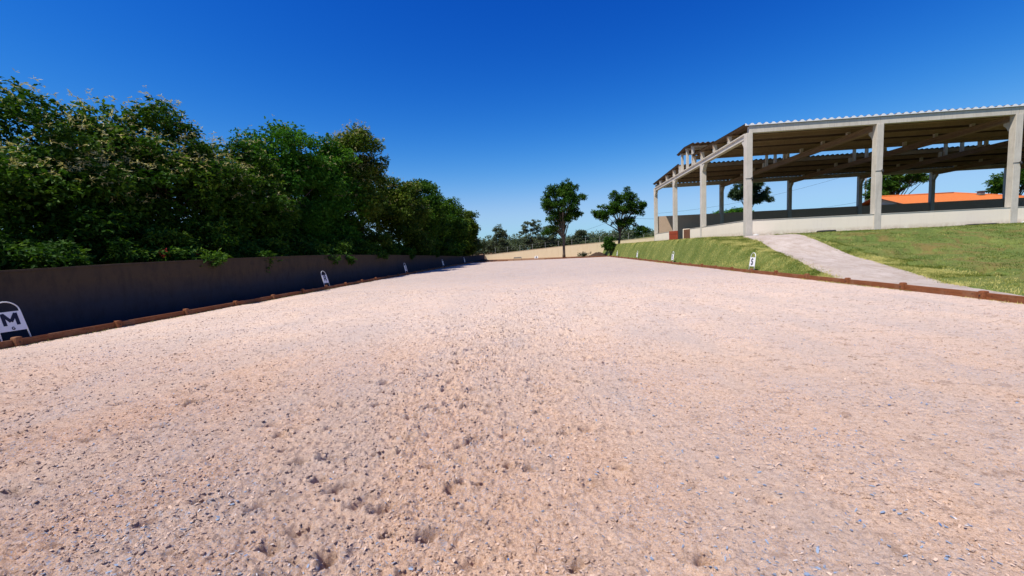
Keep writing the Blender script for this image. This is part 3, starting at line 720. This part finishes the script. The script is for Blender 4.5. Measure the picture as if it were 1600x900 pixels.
# ------------------------------------------------------------------ trees
def tubes_branches(mb,rn,base,crown_pts,r0,trunk_top,levels=True,wob=.25):
    base=Vector(base); tt=Vector(trunk_top)
    pts=[]; n=6
    for i in range(n+1):
        f=i/n; p=base.lerp(tt,f); 
        if 0<i<n: p+=Vector((rn.uniform(-1,1),rn.uniform(-1,1),0))*wob*.3
        pts.append(p)
    mb.tube(pts,[r0*(1.25 if i==0 else 1-.45*i/n) for i in range(n+1)],8)
    for c in crown_pts:
        c=Vector(c); s=pts[rn.randint(n//2,n)]
        mid=s.lerp(c,.5)+Vector((rn.uniform(-1,1),rn.uniform(-1,1),rn.uniform(-.1,.6)))*wob
        q=[s,s.lerp(mid,.5)+Vector((0,0,.05)),mid,mid.lerp(c,.55),c]
        rb=r0*rn.uniform(.28,.5); mb.tube(q,[rb,rb*.8,rb*.6,rb*.4,rb*.15],6,cap=False)
def leafcloud(name,cl,n,size,mat,parent,seed,groups=4,flat=.55,spread=1.0,narrow=.42,shell=.35,tshift=0,upper=None):
    """cl: clumps (x,y,z,r). n leaf groups shared out by r^2"""
    r=np.random.RandomState(seed); cl=np.array(cl); wgt=cl[:,3]**2; idx=r.choice(len(cl),n,p=wgt/wgt.sum()); C=cl[idx]
    d=r.randn(n,3); 
    if upper is not None: d[:,2]=np.abs(d[:,2])+upper
    d/=np.linalg.norm(d,axis=1)[:,None]; rad=C[:,3]*(shell+(1-shell)*r.rand(n)**.6)*(1+.15*r.randn(n))
    P=C[:,:3]+d*rad[:,None]*np.array([1,1,flat])*spread
    nl=n*groups; P=np.repeat(P,groups,0); dd=np.repeat(d,groups,0)
    a=r.randn(nl,3)+dd*.5; a[:,2]=a[:,2]*.55-.15; a/=np.linalg.norm(a,axis=1)[:,None]
    nrm=r.randn(nl,3)*.55+np.array([0,0,1.0]); b=np.cross(nrm,a); b/=np.linalg.norm(b,axis=1)[:,None]+1e-9
    L=size*(.6+.8*r.rand(nl))[:,None]; W_=L*narrow
    V=np.stack([P,P+a*L*.5+b*W_*.5,P+a*L-np.array([0,0,1])*L*.12,P+a*L*.5-b*W_*.5],1)
    o=npmesh(name,V.reshape(-1,3),np.arange(nl*4).reshape(nl,4),mat,parent)
    ct=r.rand(len(cl))[idx]; t=np.clip(.15+.45*np.repeat(ct,groups)+.38*np.repeat(r.rand(n),groups)+.1*r.randn(nl)+tshift,0,1)
    attr(o,'tint',np.repeat(t,4)); return o
def clumps(ells,n,rc,seed,surf=.35,minz=None):
    r=np.random.RandomState(seed); E=np.array(ells,float); vol=E[:,3]*E[:,4]*E[:,5]; idx=r.choice(len(E),n,p=vol**.7/np.sum(vol**.7)); e=E[idx]
    d=r.randn(n,3); d/=np.linalg.norm(d,axis=1)[:,None]; rad=(surf+(1-surf)*r.rand(n))**1.0
    P=e[:,:3]+d*rad[:,None]*e[:,3:6]
    rr_=rc*(.6+.8*r.rand(n))
    if minz is not None: P[:,2]=np.maximum(P[:,2],minz+.3*r.rand(n))
    return np.c_[P,rr_]
def tree(name,label,base,ells,ncl,rc,nleaf,size,leaf,seed,bark='bark',r0=.16,tt=None,blos=0,group=None,cat='tree',surf=.35,nbr=14,flat=.6,groups=4,shell=.3,minz=None,narrow=.42):
    root=empty(name,base,0,label,cat,group); rn=random.Random(seed)
    cl=clumps(ells,ncl,rc,seed,surf,minz)
    leafcloud('crown',cl,nleaf,size,M[leaf],root,seed+1,groups=groups,flat=flat,shell=shell,narrow=narrow)
    E=np.array(ells); top=tt or (float(E[0,0]),float(E[0,1]),float(E[0,2]))
    mb=MB(); bp=[tuple(cl[k,:3]) for k in rn.sample(range(len(cl)),min(nbr,len(cl)))]
    tubes_branches(mb,rn,(0,0,-.2),bp,r0,top); mb.build('trunk',M[bark],root)
    if blos:
        zt=np.quantile(cl[:,2],.42); up_=cl[cl[:,2]>zt].copy(); up_[:,3]*=1.12
        leafcloud('blossom',up_,int(blos*1.3),size*.78,M['blossom'],root,seed+2,groups=6,flat=.8,narrow=.24,shell=.85,upper=.2)
    return root
GT='trees in the row behind the left wall'
# (x,y, top, half width x, half width y, low z, leaf, blossom, label)
row=[(-15.6,5.2,6.0,2.6,2.6,'leaf_dark',500,'flowering tree cut off by the left edge of the photo, behind the M sign'),
(-15.3,10.9,6.9,2.5,2.9,'leaf_dark',1300,'tall dark tree topped with cream blossom, second from the left edge'),
(-15.2,15.2,8.1,2.6,2.9,'leaf_dark',1500,'broad blossoming tree with the highest flat-topped crown, left of the notch in the row'),
(-15.2,19.3,7.2,2.4,2.5,'leaf_dark',500,'lower dark tree filling the dip between the blossoming crowns'),
(-15.2,23.4,9.6,2.7,2.8,'leaf_bright',160,'bright green feathery tree in the middle of the row'),
(-15.0,27.6,9.9,2.4,2.6,'leaf_bright',140,'mid green tree with ragged airy top, just left of the yellowish one'),
(-13.9,31.2,11.3,2.3,2.7,'leaf_olive',1000,'yellowish blossoming tree with steep right side, tallest in the far half of the row'),
(-13.6,38.6,9.1,3.0,3.6,'leaf_olive',300,'dark rounded tree just after the big step down in the row'),
(-13.5,47.5,9.9,3.0,4.2,'leaf_dark',0,'dark dense tree, third from the far end of the row'),
(-13.4,57.5,9.3,3.0,4.0,'leaf_dark',0,'dark dense tree, last but one at the far end of the row'),
(-13.0,67,8.6,3.0,3.8,'leaf_olive',0,'last tree of the row, its crown against the open sky above the wall corner')]
for i,(x,y,tp_,hx,hy,lf,bl,lb) in enumerate(row):
    rn=random.Random(i*7+1); h=tp_
    dist=math.hypot(x-CAM[0],y-CAM[1]); sz=.088+.0028*dist
    rc=.62+.006*dist
    h=h+.25
    el=[(0,0,h-1.9,hx*.8,hy*.8,1.9),(rn.uniform(-.5,.5),rn.uniform(-.6,.6),h*.52,hx,hy,h*.30),(.35,0,2.4,hx*.95,hy*1.05,1.25),
        (rn.uniform(-.4,.6),hy*.55,h*.62,hx*.75,hy*.6,h*.2),(rn.uniform(-.4,.6),-hy*.55,h*.60,hx*.75,hy*.6,h*.2)]
    nl=int(21000-120*dist)
    tree('flowering_tree' if bl>=300 else 'broadleaf_tree',lb,(x,y,0),el,150,rc,nl,sz,lf,100+i*5,narrow=.55,r0=.17,tt=(0,0,h*.55),blos=bl,group=GT,surf=.55,nbr=20,minz=1.05)
# sprays hanging over the wall: shrubs just behind it
GS='shrubs behind the left wall'
shr=[(-12.6,7.4,'low dark shrub behind the wall just right of the M sign'),(-12.5,12.4,'low dark shrub behind the wall left of the red flowers'),(-12.4,16.6,'dark shrub hanging over the wall in two short sprays'),
 (-12.3,21.4,'dark shrub with one spray hanging lowest over the wall, left of the R sign'),(-12.4,26.5,'dark shrub behind the wall just beyond the R sign'),(-12.3,34,'dark shrub behind the wall above the B sign'),(-12.2,43,'dark shrub behind the wall above the P sign'),(-12.2,53,'dark shrub behind the wall above the F sign')]
for i,(x,y,lb) in enumerate(shr):
    d_=math.hypot(x,y)
    el=[(0,0,1.9,1.1,2.6+.04*d_,.75),(.75,rn.uniform(-1,1),1.72,.85,1.3,.36),(1.15,rn.uniform(-2,2),1.45,.35,.45,.22)]
    o=tree('shrub',lb,(x,y,0),el,60,.36,4200,.09+.003*d_,'leaf_dark',300+i*3,r0=.06,tt=(0,0,1.2),cat='shrub',group=GS,nbr=7)
# red flowering shrub glimpsed above the wall
o=tree('red_flowering_shrub','shrub with a small cluster of red flowers just above the shaded wall top',(-11.9,11.0,0),[(0,0,1.75,.5,.6,.35)],14,.22,500,.10,'leaf_dark',391,r0=.04,tt=(0,0,1.3),cat='shrub',nbr=4)
leafcloud('red_flowers',np.array([(.35,.05,1.92,.17),(.3,1.35,1.9,.08)]),34,.07,M['red'],o,392,groups=4,flat=.8)
# lone trees at the far end
def lone(name,label,base,h,hw,seed,leaf,n,size,lean=(0,0),ells=None,r0=.17,**k):
    return tree(name,label,base,ells,k.pop('ncl',75),k.pop('rc',.75),n,size,leaf,seed,r0=r0,tt=(lean[0],lean[1],h*.45),surf=k.pop('surf',.15),nbr=k.pop('nbr',34),flat=.75,shell=.2,**k)
lone('round_headed_tree','tall slender tree with a full oval crown standing alone beyond the far edging',(3.6,62.8,0),12.5,3.9,501,'leaf_dark',9500,.24,(.1,0),
   [(.2,0,9.0,3.5,3.3,3.0),(-.8,0,10.6,2.4,2.4,1.5),(1.3,.2,9.9,2.4,2.4,2.0),(-1.8,.2,7.8,1.5,1.6,1.5),(-1.3,0,5.1,1.7,1.5,1.1),(1.7,0,6.4,1.6,1.5,1.2),(-2.6,0,4.2,.9,.9,.5),(0,0,6.6,3.0,2.6,1.5)],bark='bark2',r0=.22,ncl=190,rc=.5,surf=.3)
lone('spreading_tree','smaller open-crowned tree on the end of the grass bank, left of the hall',(11.6,61.6,.95),9,3.7,511,'leaf_dark',8200,.22,(.5,0),
   [(1.0,0,6.7,2.8,2.4,2.1),(-1.7,0,5.8,1.9,1.7,1.3),(2.9,0,5.9,1.6,1.6,1.2),(.9,0,8.4,1.5,1.4,.8),(1.4,0,4.0,1.6,1.3,1.2),(3.1,0,2.6,1.3,1.2,.9),(-.3,0,3.9,1.0,1.0,.6)],r0=.2,ncl=150,rc=.45,surf=.3)
tree('shrub','dense dark upright shrub at the foot of the small spreading tree',(10.3,60.9,.6),[(0,0,1.5,.75,.75,1.1),(-.2,0,.9,.95,.8,.7)],26,.4,1500,.22,'leaf_dark',521,r0=.07,tt=(0,0,1.3),cat='shrub',nbr=6)
# trees behind the hall
lone('round_headed_tree','round dark tree seen through the hall behind its corner column',(34.6,71,3.0),13,4,531,'leaf_blue',4200,.34,(0,0),
   [(.3,0,6.9,2.8,3,2.2),(1.2,0,8.2,1.9,2,1.2),(-1.5,0,5.9,1.5,1.8,1.2),(2.0,0,5.5,1.4,1.6,1.2)],r0=.2,ncl=110,rc=.5)
tree('broadleaf_tree','low bright green tree seen between the hall columns, left of the round dark one',(31.5,70,2.8),[(0,0,2.9,3.0,2.2,1.3),(1.5,0,2.4,2.0,2,1.2)],40,.8,2600,.32,'leaf_bright',541,r0=.16,tt=(0,0,2),nbr=10)
tree('spreading_tree','dark flat-crowned tree rising behind the orange tiled roof',(64,80,3.6),[(0,0,8.0,5.0,3.5,1.2),(-3.2,0,6.6,2.4,2.4,1.0),(3.6,0,7.6,2.4,2.4,.8),(-.6,0,6.3,2.4,2,.9),(0,0,9.4,3.6,2.6,.7)],80,.75,5200,.36,'leaf_dark',551,r0=.28,tt=(0,0,4.5),nbr=40,surf=.2)
tree('spreading_tree','dark bushy tree past the right end of the orange roof',(84.5,80,3.6),[(0,0,6.6,4.0,3,1.7),(-2.6,0,5.6,2.2,2,1.0),(2.2,0,7.6,2.6,2.2,1.2)],70,.85,4600,.36,'leaf_dark',561,r0=.25,tt=(0,0,4),nbr=16)
tree('broadleaf_tree','dark tree behind the right hall column at the edge of the photo',(93,84,3.6),[(0,0,8,4.2,3,2.6),(1.5,0,10,2.6,2,1.6)],60,.95,4000,.38,'leaf_dark',571,r0=.25,tt=(0,0,4),nbr=14)
tree('broadleaf_tree','small dark tree beside the dark red roof, seen left of the middle column',(60.0,78,3.4),[(0,0,4.6,1.8,2,1.8)],26,.7,1500,.34,'leaf_dark',575,r0=.15,tt=(0,0,2.5),nbr=8)
# airy trees beyond the far wall
GF='trees beyond the far wall'
FS=.80
fx=[(-21.5,125,11.5,2.6,'thin open-crowned distant tree, leftmost of those beyond the far wall'),(-13.0,128,13.2,3.4,'open umbrella-shaped distant tree above the left end of the far wall'),
(-3.6,132,15.5,4.2,'tallest feathery distant tree beyond the far wall'),(2.4,136,14.0,3.6,'feathery distant tree touching the tallest one on its right'),(11.2,128,11,3.2,'distant dark tree seen just left of the lone tree trunk'),
(-27,122,8.2,4,'low rounded distant tree at the corner of the two walls')]
for i,(x,y,h,hw,lb) in enumerate(fx):
    h*=FS; hw*=.85; rn=random.Random(i+50); el=[(rn.uniform(-.8,.8),0,h-2.1,hw*.8,hw*.7,1.9),(hw*.5,0,h-4.0,hw*.7,hw*.5,2.0),(-hw*.6,0,h-4.4,hw*.7,hw*.5,2.0),(0,0,h*.4,hw*1.1,hw*.8,h*.27)]
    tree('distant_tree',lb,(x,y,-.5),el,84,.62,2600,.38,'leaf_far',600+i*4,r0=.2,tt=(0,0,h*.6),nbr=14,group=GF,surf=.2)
# far wood as one mass
r=np.random.RandomState(77); cl=[]
for i in range(760):
    a=r.rand(); x=-40+132*a; y=138+26*r.rand(); hgt=(3.0+3.4*fbm(np.array(x*.11),np.array(2.2),3,8))*(1+.35*r.rand())
    if x>14: hgt*=1.18
    cl.append((x,y,-.5+hgt*r.rand()**.4,1.5+.8*r.rand()))
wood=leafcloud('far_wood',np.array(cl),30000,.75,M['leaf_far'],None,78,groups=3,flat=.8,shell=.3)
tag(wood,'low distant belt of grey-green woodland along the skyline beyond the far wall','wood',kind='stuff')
# ------------------------------------------------------------------ fence posts beyond the far wall
fp=empty('wire_fence',(-9,80,0),0,'wire fence on slim pale posts just beyond the far wall','fence')
A0,B0=Vector((-9,80,0)),Vector((18,73,0)); nP=12
for i in range(nP):
    f=i/(nP-1); p=A0.lerp(B0,f)-A0; z1=2.2+1.7*f
    MB().tube([(p.x,p.y,-.3),(p.x,p.y,z1)],.03,6).build('post',M['post'],fp)
for k in (0,.5,1.0):
    MB().tube([(0,0,2.1-k),(B0.x-A0.x,B0.y-A0.y,3.8-k)],.010,4).build('wire',M['post'],fp)
# ------------------------------------------------------------------ utility poles and wires
def pole(label,x,y,z0,z1,arm=True,rz=0):
    root=empty('utility_pole',(x,y,z0),rz,label,'utility pole')
    MB().tube([(0,0,-.3),(0,0,(z1-z0)*.5),(0,0,z1-z0)],[.17,.14,.11],10).build('mast',M['pole'],root)
    if arm:
        a=MB(); a.box((.4,0,z1-z0-.35),(1.9,.10,.12)); c=a.build('cross_arm',M['pole'],root)
        for xx in (-.45,.35,1.25):
            MB().tube([(xx,0,z1-z0-.29),(xx,0,z1-z0-.12)],[.05,.035],8).build('insulator',M['white'],c)
    return root
pole('slim utility pole behind the small spreading tree at the far end',18.2,97,-.5,8.2,False)
pole('utility pole with a cross-arm seen through the hall between two back columns',71.5,97,2,16.0)
def wire(label,a,b,sag,name='power_line'):
    a,b=Vector(a),Vector(b); pts=[]
    for i in range(15):
        f=i/14; p=a.lerp(b,f); p.z-=sag*4*f*(1-f); pts.append(p)
    return tag(MB().tube(pts,.022,5).build(name,M['iron']),label,'power line','power lines')
wire('thin power line dropping left from the small far pole past the lone tree',(18.2,97,8.0),(-12,140,2.5),1.2)
wire('thin power line running right from the small far pole towards the hall',(18.2,97,8.0),(71.5,97,9.0),1.6)
wire('upper power line running left from the pole seen through the hall',(71.2,97,15.7),(30,110,9.5),1.5)
wire('power line running right from the pole seen through the hall',(71.8,97,15.7),(130,90,17.0),1.5)
# ------------------------------------------------------------------ house with the orange roof
H=empty('tiled_roof_house',(53.7,64.5,2.25),R(3),'single-storey house with a bright orange tiled roof behind the hall','house')
L,Wh,e,rg=19.0,9.5,3.42,5.15
mb=MB(); mb.box((L/2+.5,Wh/2,1.5),(L-2.2,Wh-1.6,3.3+.35)); mb.prism([(.75,3.2),(Wh-.75,3.2),(Wh/2,rg-.12)],lambda u,v,t:(t,u,v),.42,.60); hw=mb.build('wall',M['housewall'],H)
mb=MB(); mb.box((L/2,Wh/2,e-.20),(L+1.0,Wh+1.0,.02)); mb.build('soffit',M['fascia'],H)
# roof: gable on the left, hip on the right
V=[(-.6,-.6,e),(L+.6,-.6,e),(L+.6,Wh+.6,e),(-.6,Wh+.6,e),(-.7,Wh/2,rg),(L-7.5,Wh/2,rg+.05)]
Fq=[(0,1,5,4),(1,2,5),(2,3,4,5)]
me=D.meshes.new('roof');me.from_pydata(V,[],Fq);me.update();me.materials.append(M['tiles']);ro=D.objects.new('roof',me);COL.objects.link(ro);ro.parent=H
mb=MB(); mb.box((L/2,-.63,e-.09),(L+1.3,.04,.17)); mb.box((L+.63,Wh/2,e-.09),(.04,Wh+1.3,.17)); mb.build('fascia',M['fascia'],H)
mb=MB(); mb.tube([(-.74,Wh/2,rg-.05),(-.62,-.66,e-.06)],.09,4); mb.tube([(-.74,Wh/2,rg-.05),(-.62,Wh+.66,e-.06)],.09,4); mb.build('verge_board',M['fascia'],H)
mb=MB(); mb.tube([(-.7,Wh/2,rg+.03),(L-7.5,Wh/2,rg+.08)],.12,8); mb.tube([(L-7.5,Wh/2,rg+.08),(L+.6,-.6,e+.03)],.10,8); mb.build('ridge_tiles',M['tiles'],H)
v=MB(); v.box((L-5.6,2.6,e+1.35),(.7,.5,.5),bev=.02); v.box((L-5.6,2.6,e+1.66),(.95,.75,.06)); v.build('roof_vent',M['post'],H)
for xx in (1.2,4.2,8,12,15.5):
    mb=MB(); mb.box((xx+1,.76,1.9),(1.3,.06,1.1)); f=mb.build('window',M['white'],H)
    mb=MB(); mb.box((xx+1,.72,1.9),(1.12,.03,.94)); mb.build('pane',M['iron'],f)
mb=MB(); mb.box((.55,Wh*.3,2.2),(.06,1.0,.9)); mb.box((.5,Wh*.3-.1,2.75),(.25,.5,.35),bev=.03); mb.build('air_conditioner',M['white'],H)
# low outbuilding with dark red roof
K=empty('outbuilding',(51.3,67.5,2.3),R(12),'small outbuilding with a dark red roof, just left of the orange-roofed house','outbuilding')
MB().box((1.3,2,1.1),(2.2,3.6,2.3)).build('wall',M['housewall'],K)
mb=MB(); mb.prism([(-.2,2.5),(2.6,3.6),(2.6,3.45),(-.2,2.35)],lambda u,v,t:(u,t,v),-.3,4.3); mb.build('roof',M['darktiles'],K)
# cream wall beyond, right of the house
swept_wall('garden_wall','pale garden wall beyond the right end of the orange-roofed house','wall',[(78,66,6.3),(100,70,7.2)],.2,M['wall'],M['wall'],base=2.5)
# ------------------------------------------------------------------ dirt mound and dry brush at the far end
def heap(name,label,x,y,rx,ry,h,mat,seed):
    th,rr2=np.meshgrid(np.linspace(0,2*math.pi,49),np.linspace(0,1,14)); xx=rr2*np.cos(th)*rx; yy2=rr2*np.sin(th)*ry
    zz=h*(1-S(rr2))*(.6+.8*fbm(xx*2+9,yy2*2,3,seed))-.05*rr2
    z0=terrain0(x+xx,y+yy2); o=grid(name,xx,yy2,zz+z0,mat,None,True,True); o.location=(x,y,0); return tag(o,label,'dirt pile')
heap('dirt_pile','low dark pile of earth beyond the far right corner of the arena',8.6,61.9,2.2,1.0,.75,M['dirt'],3)
heap('dirt_pile','low heap of earth at the far left corner, by the end of the shaded wall',-8.8,62.2,3.0,1.2,.35,M['dirt'],7)
tree('dry_shrub','small reddish dry shrub in front of the far wall, left of the earth pile',(6.6,62.5,0),[(0,0,.45,1.3,.6,.35)],26,.25,300,.16,'leaf_far',701,r0=.03,tt=(0,0,.5),cat='shrub',nbr=18,surf=.1)
